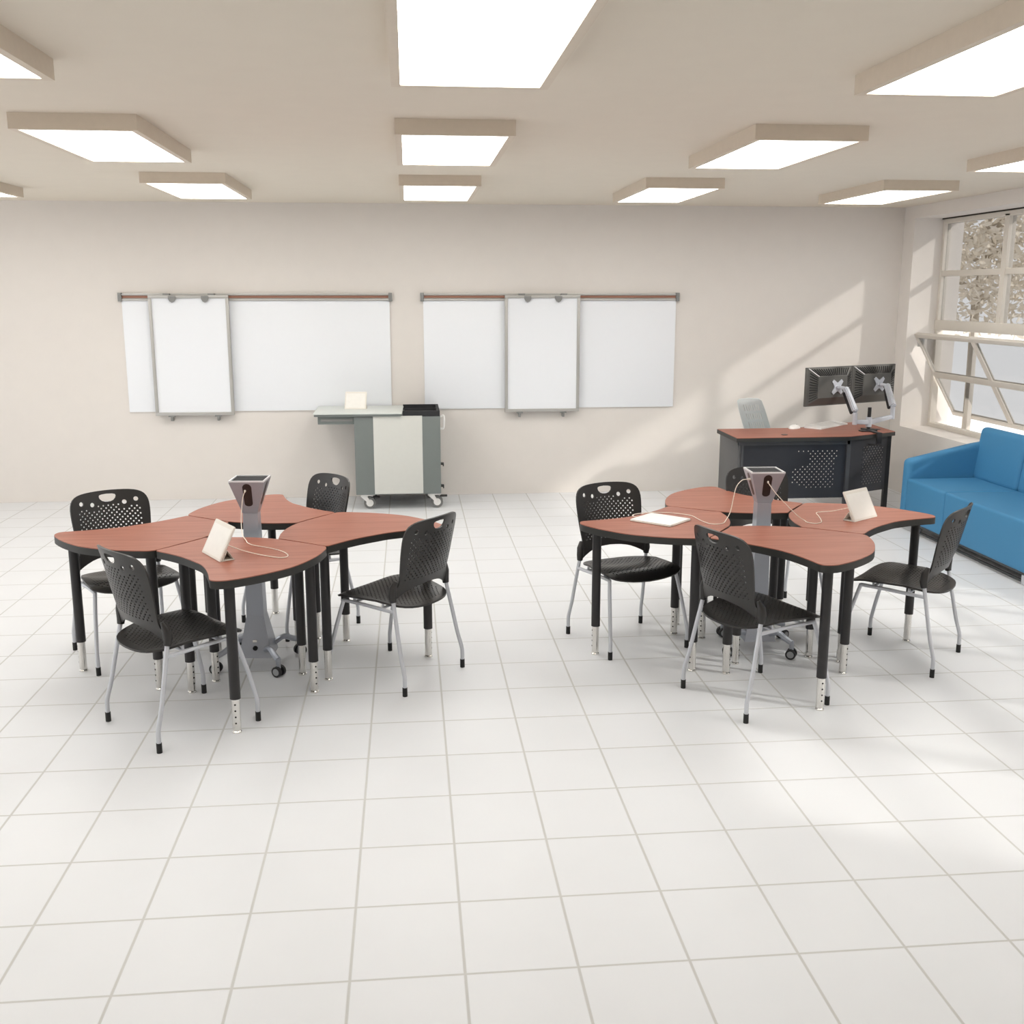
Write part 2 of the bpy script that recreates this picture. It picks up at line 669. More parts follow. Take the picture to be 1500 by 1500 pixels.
fo['kind'] = 'stuff'

# ------------------------------------------------------------------ whiteboards with their sliding panels
YB = YW - 0.004


def whiteboard(x0, x1, label):
    r = thing('whiteboard', label, 'whiteboard', T(x0, YB, 2.54), 0, 'wall whiteboards')
    w = x1 - x0
    p = MB()
    tbox(p, (0.03, -0.05, 0), (w - 0.03, 0, 3.08), 0.002)
    p.make('panel', M['board'], r)
    a = MB()
    tbox(a, (0, -0.10, 3.23), (w, 0, 3.28), 0.001)
    tbox(a, (0, -0.10, 3.08), (w, 0, 3.12), 0.001)
    tbox(a, (0, -0.05, 3.11), (w, 0, 3.24))
    rail = a.make('rail', M['alu'], r)
    s = MB()
    tbox(s, (0.06, -0.08, 3.155), (w - 0.06, -0.045, 3.215))
    s.make('wood_strip', M['wood'], rail)
    for x in (-0.05, w - 0.05):
        c = MB()
        tbox(c, (x, -0.13, 3.06), (x + 0.1, 0, 3.30), 0.003)
        c.make('end_cap', M['alud'], rail)
    return r


def sliding_panel(x0, x1, label):
    r = thing('sliding_panel', label, 'whiteboard', T(x0, YB - 0.14, 2.45), 0, 'sliding whiteboard panels')
    w, h = x1 - x0, 3.32
    p = MB()
    tbox(p, (0.06, -0.055, 0.06), (w - 0.06, -0.005, h - 0.04))
    p.make('panel', M['board'], r)
    f = MB()
    e = 0.085
    for lo, hi in (((0, -0.10, 0), (w, 0, e)), ((0, -0.10, h - e), (w, 0, h)), ((0, -0.10, e), (e, 0, h - e)), ((w - e, -0.10, e), (w, 0, h - e))):
        tbox(f, lo, hi, 0.004)
    f.make('frame', M['alu'], r)
    for k, fx in enumerate((0.30, 0.71)):
        c = MB()
        x = w * fx
        pts = [(x - 0.10, h - 0.02), (x + 0.10, h - 0.02), (x + 0.10, h - 0.10), (x + 0.06, h - 0.17), (x, h - 0.20), (x - 0.06, h - 0.17), (x - 0.10, h - 0.10)]
        c.prism([(a * U, b_ * U) for a, b_ in pts], 0.10 * U, 0.14 * U, 0, Matrix.Rotation(PI / 2, 4, 'X'))
        c.make('paper_clip', M['alud'], r)
        g = MB()
        dx = -0.16 if k == 0 else 0.16
        tbox(g, (x + dx - 0.09, -0.09, h), (x + dx + 0.09, 0.12, h + 0.05), 0.002)
        g.make('hanger', M['alud'], r)
    for fx in (0.2, 0.79):
        c = MB()
        x = w * fx
        tbox(c, (x - 0.09, -0.09, -0.04), (x + 0.09, 0.0, 0.0))
        tbox(c, (x - 0.03, -0.07, -0.16), (x + 0.03, 0.10, -0.04), 0.002)
        c.make('foot', M['alud'], r)
    return r


whiteboard(-7.28, 0.13, 'long white wall board on the left, behind the grey storage cart')
whiteboard(1.02, 8.40, 'long white wall board on the right, towards the teacher desk')
sliding_panel(-6.50, -4.33, 'upright framed panel hanging near the left end of the left whiteboard')
sliding_panel(3.36, 5.53, 'upright framed panel hanging in the middle of the right whiteboard')

# ------------------------------------------------------------------ storage cart
CX, CY = 0.27, 18.98
ct = thing('storage_cart', 'grey rolling storage cart with a slid-out top by the back wall', 'cart', T(CX, CY, 0))


def ctb(mb, lo, hi, bevel=0.0):
    return mb.box(T(lo[0] - CX, lo[1] - CY, lo[2]), T(hi[0] - CX, hi[1] - CY, hi[2]), bevel)


body = ctb(MB(), (-0.89, 18.05, 0.42), (1.43, 19.9, 2.56), 0.006).make('body', M['cartd'], ct)
ctb(MB(), (-0.38, 18.035, 0.44), (0.94, 18.06, 2.58), 0.002).make('front_panel', M['cartl'], ct)
top = MB()
sl = [(-1.97, 18.02), (0.40, 17.96), (0.44, 20.0), (-1.99, 20.0)]
top.prism([((x - CX) * U, (y - CY) * U) for x, y in sl], 2.635 * U, 2.665 * U, 0.002)
top.make('worktop', M['cartt'], ct)
ub = MB()
ub.prism([((x - CX) * U, (y - CY) * U) for x, y in [(-1.95, 18.04), (0.38, 17.98), (0.42, 19.98), (-1.97, 19.98)]], 2.575 * U, 2.635 * U, 0)
ub.make('worktop_underframe', M['cartd'], ct)
dr = ctb(MB(), (-1.86, 18.12, 2.36), (-0.89, 19.6, 2.575), 0.004).make('pull_out_tray', M['cartd'], ct)
ctb(MB(), (-1.78, 18.105, 2.44), (-0.93, 18.13, 2.50), 0.002).make('tray_lip', M['alud'], dr)
bn = MB()
ctb(bn, (0.42, 18.05, 2.56), (1.42, 18.14, 2.70))
ctb(bn, (0.42, 19.80, 2.56), (1.42, 19.9, 2.70))
ctb(bn, (1.34, 18.14, 2.56), (1.42, 19.8, 2.70))
ctb(bn, (0.46, 18.14, 2.56), (1.34, 19.8, 2.60))
for y in (18.6, 19.1):
    ctb(bn, (0.46, y, 2.60), (1.34, y + 0.07, 2.66))
bn.make('open_bin', M['dplate'], ct)
hd = MB()
hp = [(1.43, 18.2, 2.52), (1.52, 18.2, 2.56), (1.54, 18.2, 2.42), (1.52, 18.2, 2.22), (1.43, 18.2, 2.20)]
hd.tube(smooth_path([T(x - CX, y - CY, z) for x, y, z in hp]), 0.009, 8)
hd.make('side_handle', M['white'], ct)
for z in (1.18, 0.56):
    hk = MB()
    ctb(hk, (1.43, 18.3, z), (1.52, 18.5, z + 0.05), 0.003)
    ctb(hk, (1.49, 18.3, z - 0.04), (1.52, 18.5, z + 0.02), 0.003)
    hk.make('hinge_latch', M['blk'], ct)


def big_caster(x, y, parent):
    x, y = x - CX, y - CY
    f = MB()
    f.box(T(x - 0.22, y - 0.13, 0.37), T(x + 0.12, y + 0.13, 0.42), 0.003)
    for sy in (-1, 1):
        pl = [(x - 0.24, 0.37), (x - 0.06, 0.37), (x + 0.06, 0.17), (x - 0.01, 0.15)]
        yy = y + sy * 0.10
        f.add([T(a, yy - 0.012, b_) for a, b_ in pl] + [T(a, yy + 0.012, b_) for a, b_ in pl],
              [(0, 1, 2, 3), (7, 6, 5, 4), (0, 4, 5, 1), (1, 5, 6, 2), (2, 6, 7, 3), (3, 7, 4, 0)])
    f.cyl(T(x + 0.02, y - 0.13, 0.165), T(x + 0.02, y + 0.13, 0.165), 0.006, 10)
    c = f.make('caster', M['white'], parent)
    w = MB()
    w.cyl(T(x + 0.02, y - 0.07, 0.165), T(x + 0.02, y + 0.07, 0.165), 0.055, 24)
    w.make('wheel', M['tyre'], c)
    h = MB()
    h.cyl(T(x + 0.02, y - 0.08, 0.165), T(x + 0.02, y + 0.08, 0.165), 0.034, 24)
    h.make('hub', M['white'], c)
    br = MB()
    br.box(T(x + 0.10, y - 0.05, 0.30), T(x + 0.30, y + 0.05, 0.35), 0.003)
    br.make('brake_pedal', M['blk'], c)


for x, y in ((-0.55, 18.28), (1.30, 18.28), (-0.55, 19.65), (1.15, 19.65)):
    big_caster(x, y, ct)


# ------------------------------------------------------------------ sofa under the window
SX, SY = 14.0, 11.48
sf = thing('sofa', 'blue upholstered sofa under the window', 'sofa', T(SX, SY, 0))


def sprism(poly_xz, y0, y1, bevel):
    """outline in x-z, run along y"""
    m = MB()
    R = Matrix(((1, 0, 0, 0), (0, 0, -1, 0), (0, 1, 0, 0), (0, 0, 0, 1)))
    m.prism([((x - SX) * U, z * U) for x, z in poly_xz], -(y1 - SY) * U, -(y0 - SY) * U, bevel, R, 4)
    return m


arm = [(12.90, 0.26), (14.98, 0.26), (14.98, 2.20), (14.62, 2.14), (12.92, 1.76)]
for y0, y1 in ((14.30, 14.62), (8.34, 8.66)):
    sprism(arm, y0, y1, 0.045).make('arm', M['blue'], sf)
ys = [14.295, 12.415, 8.665]
for i in range(2):
    m = MB()
    m.box(T(12.91 - SX, ys[i + 1] - SY + 0.004, 0.26), T(14.80 - SX, ys[i] - SY - 0.004, 1.31), 0.024, 4)
    m.make('seat_cushion', M['blue'], sf)
    ya = ys[i] if i else 14.44
    yb = ys[i + 1] if i < 1 else 8.5
    sprism([(14.62, 1.27), (14.98, 1.27), (15.05, 1.6), (15.05, 2.56), (14.80, 2.56)], yb + 0.005, ya - 0.005, 0.045).make('back_cushion', M['blue'], sf)
m = MB()
m.box(T(13.0 - SX, 8.7 - SY, 0.19), T(14.9 - SX, 14.25 - SY, 0.259))
m.make('base_frame', M['plinth'], sf)
m = MB()
m.box(T(13.05 - SX, 9.15 - SY, 0.02), T(13.10 - SX, 13.8 - SY, 0.06))
for x in (12.97, 14.7):
    for y in (13.92, 9.10):
        g = MB()
        g.box(T(x - SX, y - 0.1 - SY, 0), T(x + 0.2 - SX, y + 0.1 - SY, 0.20), 0.003)
        g.make('leg', M['silver'], sf)
m.make('stretcher', M['plinth'], sf)

# ------------------------------------------------------------------ teacher desk
DX, DY = 11.2, 16.9
dk = thing('teacher_desk', 'dark teacher desk with cherry top and perforated front panels, beside the sofa', 'desk', T(DX, DY, 0))
ZD = 2.2
poly = [(8.92, 15.55), (11.94, 15.58), (13.54, 16.43), (13.60, 18.45), (13.2, 18.55), (11.2, 17.45), (8.95, 17.40)]
P2 = [((x - DX) * U, (y - DY) * U) for x, y in poly]
m = MB()
m.prism(P2, (ZD - 0.012) * U, ZD * U)
m.make('desktop', M['lam2'], dk)


def inset(P, d):
    n = len(P)
    cx, cy = sum(p[0] for p in P) / n, sum(p[1] for p in P) / n
    return [(p[0] + (cx - p[0]) * d, p[1] + (cy - p[1]) * d) for p in P]


m = MB()
m.prism([(p[0] * 1.003, p[1] * 1.003) for p in P2], (ZD - 0.11) * U, (ZD - 0.012) * U)
m.make('edge_band', M['edge'], dk)


def dtb(mb, lo, hi, bevel=0.0):
    return mb.box(T(lo[0] - DX, lo[1] - DY, lo[2]), T(hi[0] - DX, hi[1] - DY, hi[2]), bevel)


dtb(MB(), (9.02, 15.72, 0.12), (9.09, 17.35, ZD - 0.11), 0.002).make('end_panel', M['deskend'], dk)
fr = MB()
dtb(fr, (9.02, 15.70, 1.98), (12.0, 15.80, ZD - 0.11))
dtb(fr, (9.09, 15.70, 0.1), (9.16, 15.80, 1.98))
dtb(fr, (11.92, 15.70, 0.0), (12.02, 15.82, ZD - 0.11))
dtb(fr, (9.04, 15.74, 0.0), (9.14, 15.84, 0.12))
fr.make('frame', M['deskf'], dk)


dtb(MB(), (9.04, 17.20, 0.0), (9.14, 17.30, 0.12), 0.002).make('foot', M['deskf'], dk)


def dots_in(poly, sx, sz):
    out = []
    x0, x1 = min(p[0] for p in poly), max(p[0] for p in poly)
    z0, z1 = min(p[1] for p in poly), max(p[1] for p in poly)
    j = 0
    z = z1
    while z >= z0 - 1e-6:
        x = x0 + (sx / 2 if j % 2 else 0)
        while x <= x1 + 1e-6:
            if inside((x, z), poly):
                out.append((x, z))
            x += sx
        z -= sz
        j += 1
    return out


def panel(x0, x1, z0, z1, region, sx, sz, hr, fn):
    m = MB()
    out = [(x0 * U, z0 * U), (x1 * U, z0 * U), (x1 * U, z1 * U), (x0 * U, z1 * U)]
    holes = [circle(x * U, z * U, hr, 8) for x, z in dots_in(region, sx, sz)]
    return sheet(m, out, holes, fn, 0.003, 0.12)


reg = [(10.62, 1.87), (11.68, 1.87), (11.66, 0.83), (10.83, 0.83), (10.49, 0.97), (10.46, 1.33), (10.88, 1.42), (11.0, 1.55), (10.85, 1.74), (10.62, 1.76)]
panel(9.16, 11.92, 0.56, 1.98, reg, 0.128, 0.068, 0.0058,
      lambda u, v: (u - DX * U, (15.77 - DY) * U, v)).make('modesty_panel', M['deskp'], dk)
A = Vector((12.02, 15.80))
B = Vector((13.44, 16.56))
dr_ = (B - A).normalized()
Ln = (B - A).length


def angled(u, v):
    q = A * U + dr_ * u
    return (q.x - DX * U, q.y - DY * U, v)


reg2 = [(0.55, 1.90), (1.40, 1.90), (1.40, 0.80), (0.55, 0.84)]
panel(0.06, Ln - 0.02, 0.62, ZD - 0.11, reg2, 0.118, 0.066, 0.0050, angled).make('angled_panel', M['deskp'], dk)
lg = MB()
dtb(lg, (13.38, 16.52, 0.05), (13.50, 16.64, ZD - 0.11), 0.002)
lg.make('leg', M['blk'], dk)
ft = MB()
dtb(ft, (13.34, 16.48, 0), (13.54, 16.68, 0.05), 0.003)
ft.make('foot', M['rubber'], dk)
lg = MB()
dtb(lg, (13.38, 18.2, 0), (13.50, 18.32, ZD - 0.11), 0.002)
lg.make('leg', M['blk'], dk)
for gx, gy in ((10.35, 16.05), (13.25, 16.90)):
    g = MB()
    g.cyl(T(gx - DX, gy - DY, ZD), T(gx - DX, gy - DY, ZD + 0.012), 0.028, 20)
    g.make('cable_grommet', M['deskf'], dk)

# keyboard and mouse
ka = math.atan2(18.16 - 17.06, 12.86 - 11.61)
kb = thing('keyboard', 'white low keyboard on the teacher desk', 'keyboard', T(12.15, 17.72, ZD), ka)
m = MB()
m.add([(-0.27, -0.085, 0), (0.27, -0.085, 0), (0.27, 0.085, 0), (-0.27, 0.085, 0),
       (-0.268, -0.083, 0.010), (0.268, -0.083, 0.010), (0.268, 0.083, 0.026), (-0.268, 0.083, 0.026)],
      [(3, 2, 1, 0), (4, 5, 6, 7), (0, 1, 5, 4), (1, 2, 6, 5), (2, 3, 7, 6), (3, 0, 4, 7)])
m.make('base', M['white'], kb)
ks = MB()
tl = math.atan2(0.016, 0.166)
for r_ in range(5):
    for c_ in range(15):
        x = -0.25 + c_ * 0.0337
        y = -0.07 + r_ * 0.030
        z = 0.0105 + (y + 0.083) * 0.0964
        ks.box((x, y, z), (x + 0.030, y + 0.027, z + 0.0015))
k = ks.make('keys', M['white'], kb)
k['kind'] = 'stuff'
ms = thing('computer_mouse', 'white mouse left of the keyboard on the teacher desk', 'mouse', T(11.10, 17.36, ZD), ka)
m = MB()
vs, fs = [], []
for i in range(9):
    ph = PI / 2 * i / 8
    for j in range(20):
        th = 2 * PI * j / 20
        vs.append((0.078 * math.cos(ph) * math.cos(th), 0.045 * math.cos(ph) * math.sin(th), 0.034 * math.sin(ph)))
for i in range(8):
    for j in range(20):
        fs.append((i * 20 + j, i * 20 + (j + 1) % 20, (i + 1) * 20 + (j + 1) % 20, (i + 1) * 20 + j))
fs.append(tuple(range(20))[::-1])
m.add(vs, fs).make('shell', M['white'], ms)
m = MB()
m.cyl((0.04, -0.004, 0.028), (0.04, 0.004, 0.028), 0.006, 10)
m.make('scroll_wheel', M['alud'], ms)

# ------------------------------------------------------------------ monitors on their arm
MA = math.radians(24)
mn_lab = ['left one of two black monitors, seen from behind above the teacher desk',
          'right one of two black monitors, seen from behind near the room corner']


def monitor():
    r = thing('monitor', mn_lab[0], 'monitor', (0, 0, 0), MA, 'paired monitors on the desk arm')
    w, h = 0.288, 0.177
    m = MB()
    m.box((-w, -0.012, -h), (w, 0.012, h), 0.004)
    lo = [(-w + 0.012, -0.012, -h + 0.01), (w - 0.012, -0.012, -h + 0.01), (w - 0.012, -0.012, h - 0.006), (-w + 0.012, -0.012, h - 0.006)]
    hi = [(-w + 0.12, -0.05, -h + 0.075), (w - 0.10, -0.05, -h + 0.075), (w - 0.10, -0.05, h - 0.085), (-w + 0.12, -0.05, h - 0.085)]
    m.add(lo + hi, [(0, 1, 5, 4), (1, 2, 6, 5), (2, 3, 7, 6), (3, 0, 4, 7), (4, 5, 6, 7)])
    m.make('housing', M['mon'], r, angle=15)

    def lerp(a, b, t_):
        return Vector(a) * (1 - t_) + Vector(b) * t_
    v = MB()
    for k in range(17):                                    # slots along the top slope
        t_ = (k + 0.8) / 18
        a, b_ = lerp(lo[3], lo[2], t_), lerp(hi[3], hi[2], t_)
        n = Vector((0, -0.0035, 0.003))
        p, q = lerp(a, b_, 0.16) + n, lerp(a, b_, 0.92) + n
        v.tube([p, q], 0.0036, 4)
    for k in range(11):                                    # slots along the side slopes
        t_ = (k + 0.9) / 12
        for i0, n in ((0, Vector((-0.003, -0.0035, 0))), (1, Vector((0.003, -0.0035, 0)))):
            a, b_ = lerp(lo[i0], lo[3 - i0], t_), lerp(hi[i0], hi[3 - i0], t_)
            v.tube([lerp(a, b_, 0.2) + n, lerp(a, b_, 0.9) + n], 0.0035, 4)
    v.make('vent_slots', M['slot'], r)
    g = MB()
    p, q = Vector(lo[3]), Vector(hi[3])
    g.tube([lerp(p, q, 0.05) + Vector((0, -0.002, 0.001)), lerp(p, q, 0.97) + Vector((0, -0.002, 0.001))], 0.005, 6)
    g.make('ridge', M['shine'], r)
    s = MB()
    s.box((-w + 0.012, 0.012, -h + 0.014), (w - 0.012, 0.0135, h - 0.012))
    s.make('screen', M['screen'], r)
    return r


mo = monitor()
mdir = Vector((math.cos(MA), math.sin(MA), 0))
c0 = Vector((11.92, 17.20, 3.36))
mo.location = c0 * U
m2 = dup(mo, (c0 + mdir * 1.705) * U, MA, mn_lab[1])

ar = thing('dual_monitor_mount', 'silver two-armed monitor mount clamped to the teacher desk edge', 'monitor mount', T(12.92, 16.72, ZD))
AB = Vector((12.92, 16.72, ZD))


def ap(x, y, z):
    return T(x - AB.x, y - AB.y, z - AB.z)


m = MB()
m.cyl(ap(12.92, 16.72, ZD), ap(12.92, 16.72, 2.82), 0.0165, 18)
m.make('post', M['blk'], ar)
m = MB()
m.box(ap(12.78, 16.50, ZD + 0.001), ap(13.08, 16.90, ZD + 0.05), 0.004)
m.box(ap(12.60, 16.40, ZD + 0.002), ap(12.90, 16.62, ZD + 0.03), 0.003)
m.box(ap(12.82, 15.94, 1.93), ap(12.96, 16.0, ZD + 0.03), 0.003)
m.box(ap(12.82, 15.94, ZD + 0.005), ap(12.96, 16.55, ZD + 0.035), 0.003)
m.box(ap(12.62, 15.90, 1.90), ap(12.95, 16.0, 1.94), 0.003)
m.make('clamp', M['blk'], ar)
m = MB()
m.cyl(ap(12.92, 16.72, 2.30), ap(12.92, 16.72, 2.56), 0.027, 20)
m.make('collar', M['silver'], ar)


def bar(m, a, b, w0, h0, w1, h1, up=Vector((0, 0, 1))):
    a, b = Vector(a), Vector(b)
    d = (b - a).normalized()
    s = d.cross(up).normalized()
    n = s.cross(d).normalized()
    vs = []
    for p, w, h in ((a, w0, h0), (b, w1, h1)):
        for sx, sz in ((-1, -1), (1, -1), (1, 1), (-1, 1)):
            vs.append(p + s * sx * w + n * sz * h)
    b_ = bmesh.new()
    q = [b_.verts.new(v) for v in vs]
    for f in ((3, 2, 1, 0), (4, 5, 6, 7), (0, 1, 5, 4), (1, 2, 6, 5), (2, 3, 7, 6), (3, 0, 4, 7)):
        b_.faces.new([q[i] for i in f])
    bmesh.ops.recalc_face_normals(b_, faces=b_.faces[:])
    bmesh.ops.bevel(b_, geom=b_.edges[:], offset=min(w0, h0, w1, h1) * 0.45, segments=2, affect='EDGES')
    m.bm(b_)


def vesa(mon_c, elbow, lower_start):
    arm = MB()
    bar(arm, lower_start, (elbow[0], elbow[1], elbow[2] - 0.035), 0.021, 0.024, 0.017, 0.018)
    arm.cyl((elbow[0], elbow[1], elbow[2] - 0.06), (elbow[0], elbow[1], elbow[2] + 0.05), 0.021, 16)
    o = arm.make('lower_arm', M['silver'], ar)
    back = mon_c - Vector((-math.sin(MA), math.cos(MA), 0)) * 0.052
    tip = back - Vector((-math.sin(MA), math.cos(MA), 0)) * 0.055 + Vector((0.045, 0.02, -0.005))
    e2 = Vector((elbow[0], elbow[1], elbow[2] + 0.055))
    up = MB()
    bar(up, e2, tip, 0.026, 0.028, 0.021, 0.027, Vector((0.3, -1, 0.2)))
    up.make('spring_arm', M['silver'], ar)
    sh = MB()
    off = Vector((-0.024, 0.016, -0.014))
    bar(sh, e2 + off, (tip + off * 0.9) * 0.85 + e2 * 0.15, 0.012, 0.02, 0.012, 0.02, Vector((0.3, -1, 0.2)))
    sh.make('arm_cover', M['blk'], ar)
    hp = MB()
    bar(hp, tip + Vector((0.004, 0, -0.008)), back - Vector((-math.sin(MA), math.cos(MA), 0)) * 0.012, 0.014, 0.016, 0.014, 0.014)
    hp.make('tilt_head', M['silver'], ar)
    pl = MB()
    out = []
    for q in range(4):                                     # four-lobed mounting plate
        a = q * PI / 2 + PI / 4
        out += [(0.084 * math.cos(a - 0.17), 0.084 * math.sin(a - 0.17)), (0.084 * math.cos(a + 0.17), 0.084 * math.sin(a + 0.17)),
                (0.042 * math.cos(a + 0.60), 0.042 * math.sin(a + 0.60)), (0.042 * math.cos(a + 0.97), 0.042 * math.sin(a + 0.97))]
    R = Matrix.Translation(back) @ Matrix.Rotation(MA, 4, 'Z') @ Matrix.Rotation(PI / 2, 4, 'X')
    pl.prism(out, 0.0, 0.008, 0, R)
    pl.cyl(R @ Vector((0, 0, 0.008)), R @ Vector((0, 0, 0.02)), 0.018, 16)
    pl.make('mounting_plate', M['silver'], ar)


base = AB * U
st = ap(12.92, 16.72, 2.42)
vesa((c0 + mdir * 0.18 + Vector((0, 0, -0.02))) * U - base, ap(12.48, 16.62, 2.55), st)
vesa((c0 + mdir * 1.79 + Vector((0, 0, -0.01))) * U - base, ap(13.70, 17.0, 2.64), st)

# ------------------------------------------------------------------ teacher chair behind the desk
tcx, tcy = 10.42, 18.35
tc = thing('desk_chair', 'pale grey chair with a slotted back behind the teacher desk', 'chair', T(tcx, tcy, 0), math.radians(10))
hol = []
for r_ in range(3):
    for c_ in range(8):
        x = -0.077 + c_ * 0.022
        z = 0.0 + [0.06, 0.145, 0.23][r_]
        h = 0.032
        hol.append([(x - 0.004, z - h), (x + 0.004, z - h), (x + 0.005, z + h), (x - 0.003, z + h)])
outl = [(-0.155, -0.16), (0.155, -0.16), (0.14, 0.0), (0.135, 0.22), (0.125, 0.30), (0.10, 0.318), (0, 0.325), (-0.10, 0.318), (-0.125, 0.30), (-0.135, 0.22), (-0.14, 0.0)]
m = MB()
sheet(m, outl, hol, lambda u, v: (u - 0.46 * v - 0.01, -0.03 - v * 0.2 - 0.35 * u * u + 0.02, 0.685 + v), 0.012, 0.04)
m.make('backrest', M['bluechair'], tc)
m = MB()
m.box((-0.13, 0.03, 0.44), (0.25, 0.40, 0.47), 0.012, 3)
m.make('seat', M['bluechair'], tc)
g = MB()
g.cyl((0, 0.24, 0.10), (0, 0.24, 0.44), 0.028, 16)
g.make('gas_column', M['silver'], tc)
for k in range(5):
    a_ = k * 2 * PI / 5 + 0.6
    g = MB()
    e_ = Vector((0.24 * math.cos(a_), 0.24 + 0.24 * math.sin(a_), 0.075))
    g.tube([(0, 0.24, 0.11), e_], [0.022, 0.014], 8)
    g.cyl(e_ - Vector((0, 0, 0.075)), e_, 0.02, 10)
    g.make('base_spoke', M['silver'], tc)
for sx in (-1, 1):
    g = MB()
    g.tube([(sx * 0.15, 0.06, 0.45), (sx * 0.14 + 0.03, -0.0, 0.56)], 0.012, 8)
    g.make('back_support', M['silver'], tc)

# ------------------------------------------------------------------ student tables
CLU = {'left': Vector((-1.87, 5.94)), 'right': Vector((6.286, 5.94))}
TOPZ = 2.2
conc = [(-0.16, -2.83), (-0.20, -2.65), (-0.28, -2.38), (-0.39, -2.12), (-0.51, -1.95), (-0.72, -1.68), (-0.95, -1.45), (-1.14, -1.29)]
side = [(-1.18, -1.21), (-1.03, -1.02), (-0.84, -0.77), (-0.69, -0.56), (-0.655, -0.49), (-0.60, -0.465)]
inner = [(-0.34, -0.47), (-0.14, -0.49), (0.06, -0.525), (0.28, -0.59), (0.49, -0.69), (0.85, -0.945), (1.17, -1.18), (1.22, -1.23)]
conv = [(1.24, -1.30), (1.23, -1.42), (1.16, -1.74), (1.03, -2.07), (0.88, -2.34), (0.70, -2.54), (0.46, -2.75), (0.22, -2.91), (0.08, -2.975), (-0.02, -2.985), (-0.10, -2.96), (-0.14, -2.91)]
tp = smooth_path([Vector((x, y, 0)) for x, y in (conc + side)[:]], 2)[:-1] + smooth_path([Vector((x, y, 0)) for x, y in inner], 2)[:-1] + smooth_path([Vector((x, y, 0)) for x, y in [inner[-1]] + conv], 3)
tp = [(p.x * 0.997 * U, p.y * 0.997 * U) for p in tp]
_cl = [tp[0]]
for p in tp[1:]:
    if math.hypot(p[0] - _cl[-1][0], p[1] - _cl[-1][1]) > 0.004:
        _cl.append(p)
tp = _cl[::-1]          # anticlockwise
if sum(tp[i][0] * tp[(i + 1) % len(tp)][1] - tp[(i + 1) % len(tp)][0] * tp[i][1] for i in range(len(tp))) < 0:
    tp = tp[::-1]

t_lab = {
    ('left', 'S'): 'cherry table nearest the viewer in the left cluster, carrying a propped tablet',
    ('left', 'E'): 'cherry table on the right side of the left cluster, nothing on it',
    ('left', 'N'): 'cherry table at the back of the left cluster, behind the silver tower',
    ('left', 'W'): 'cherry table on the left side of the left cluster, nothing on it',
    ('right', 'S'): 'bare cherry table nearest the viewer in the right cluster',
    ('right', 'E'): 'cherry table on the sofa side of the right cluster, carrying a propped tablet',
    ('right', 'N'): 'cherry table at the back of the right cluster, towards the teacher desk',
    ('right', 'W'): 'cherry table on the left of the right cluster, carrying a flat white tablet'}


def make_table():
    r = thing('student_table', 'x', 'table', (0, 0, 0), 0, 'shaped student tables')
    m = MB()
    m.prism(tp, (TOPZ - 0.012) * U, TOPZ * U)
    m.make('tabletop', M['lam'], r)
    m = MB()
    big = [(p[0] * 1.001, p[1] * 1.001) for p in tp]
    m.prism(big, (TOPZ - 0.115) * U, (TOPZ - 0.012) * U)
    m.make('edge_band', M['edge'], r)
    for x, y in ((0.07, -2.71), (-0.83, -1.16), (0.99, -1.33), (-0.55, -0.74)):
        c = Vector((x * U, y * U, 0))
        g = MB()
        g.cyl(c + Vector((0, 0, 0.165)), c + Vector((0, 0, (TOPZ - 0.115) * U)), 0.0245, 20)
        leg = g.make('leg', M['blk'], r)
        g = MB()
        g.cyl(c + Vector((0, 0, 0.014)), c + Vector((0, 0, 0.17)), 0.0195, 18)
        g.make('chrome_extension', M['chrome'], leg)
        g = MB()
        g.tube([c, c + Vector((0, 0, 0.006)), c + Vector((0, 0, 0.012)), c + Vector((0, 0, 0.018))], [0.022, 0.022, 0.017, 0.009], 16)
        g.make('glide', M['chrome'], leg)
        g = MB()
        d = Vector((x, y, 0)).normalized()
        if x < 0:
            d = Vector((-d.y, d.x, 0))
        for k in range(4):
            p = c + Vector((0, 0, 0.05 + 0.030 * k)) + d * 0.0175
            g.cyl(p, p + d * 0.0025, 0.0045, 8)
        g.make('pin_holes', M['slot'], leg)
    return r


ROT = {'S': 0, 'E': PI / 2, 'N': PI, 'W': -PI / 2}
t0 = make_table()
first = True
for cl, c in CLU.items():
    for s in 'SENW':
        o = t0 if first else dup(t0, (0, 0, 0), 0, '')
        first = False
        o.location = (c.x * U, c.y * U, 0)
        o.rotation_euler = (0, 0, ROT[s])
        o['label'] = t_lab[(cl, s)]


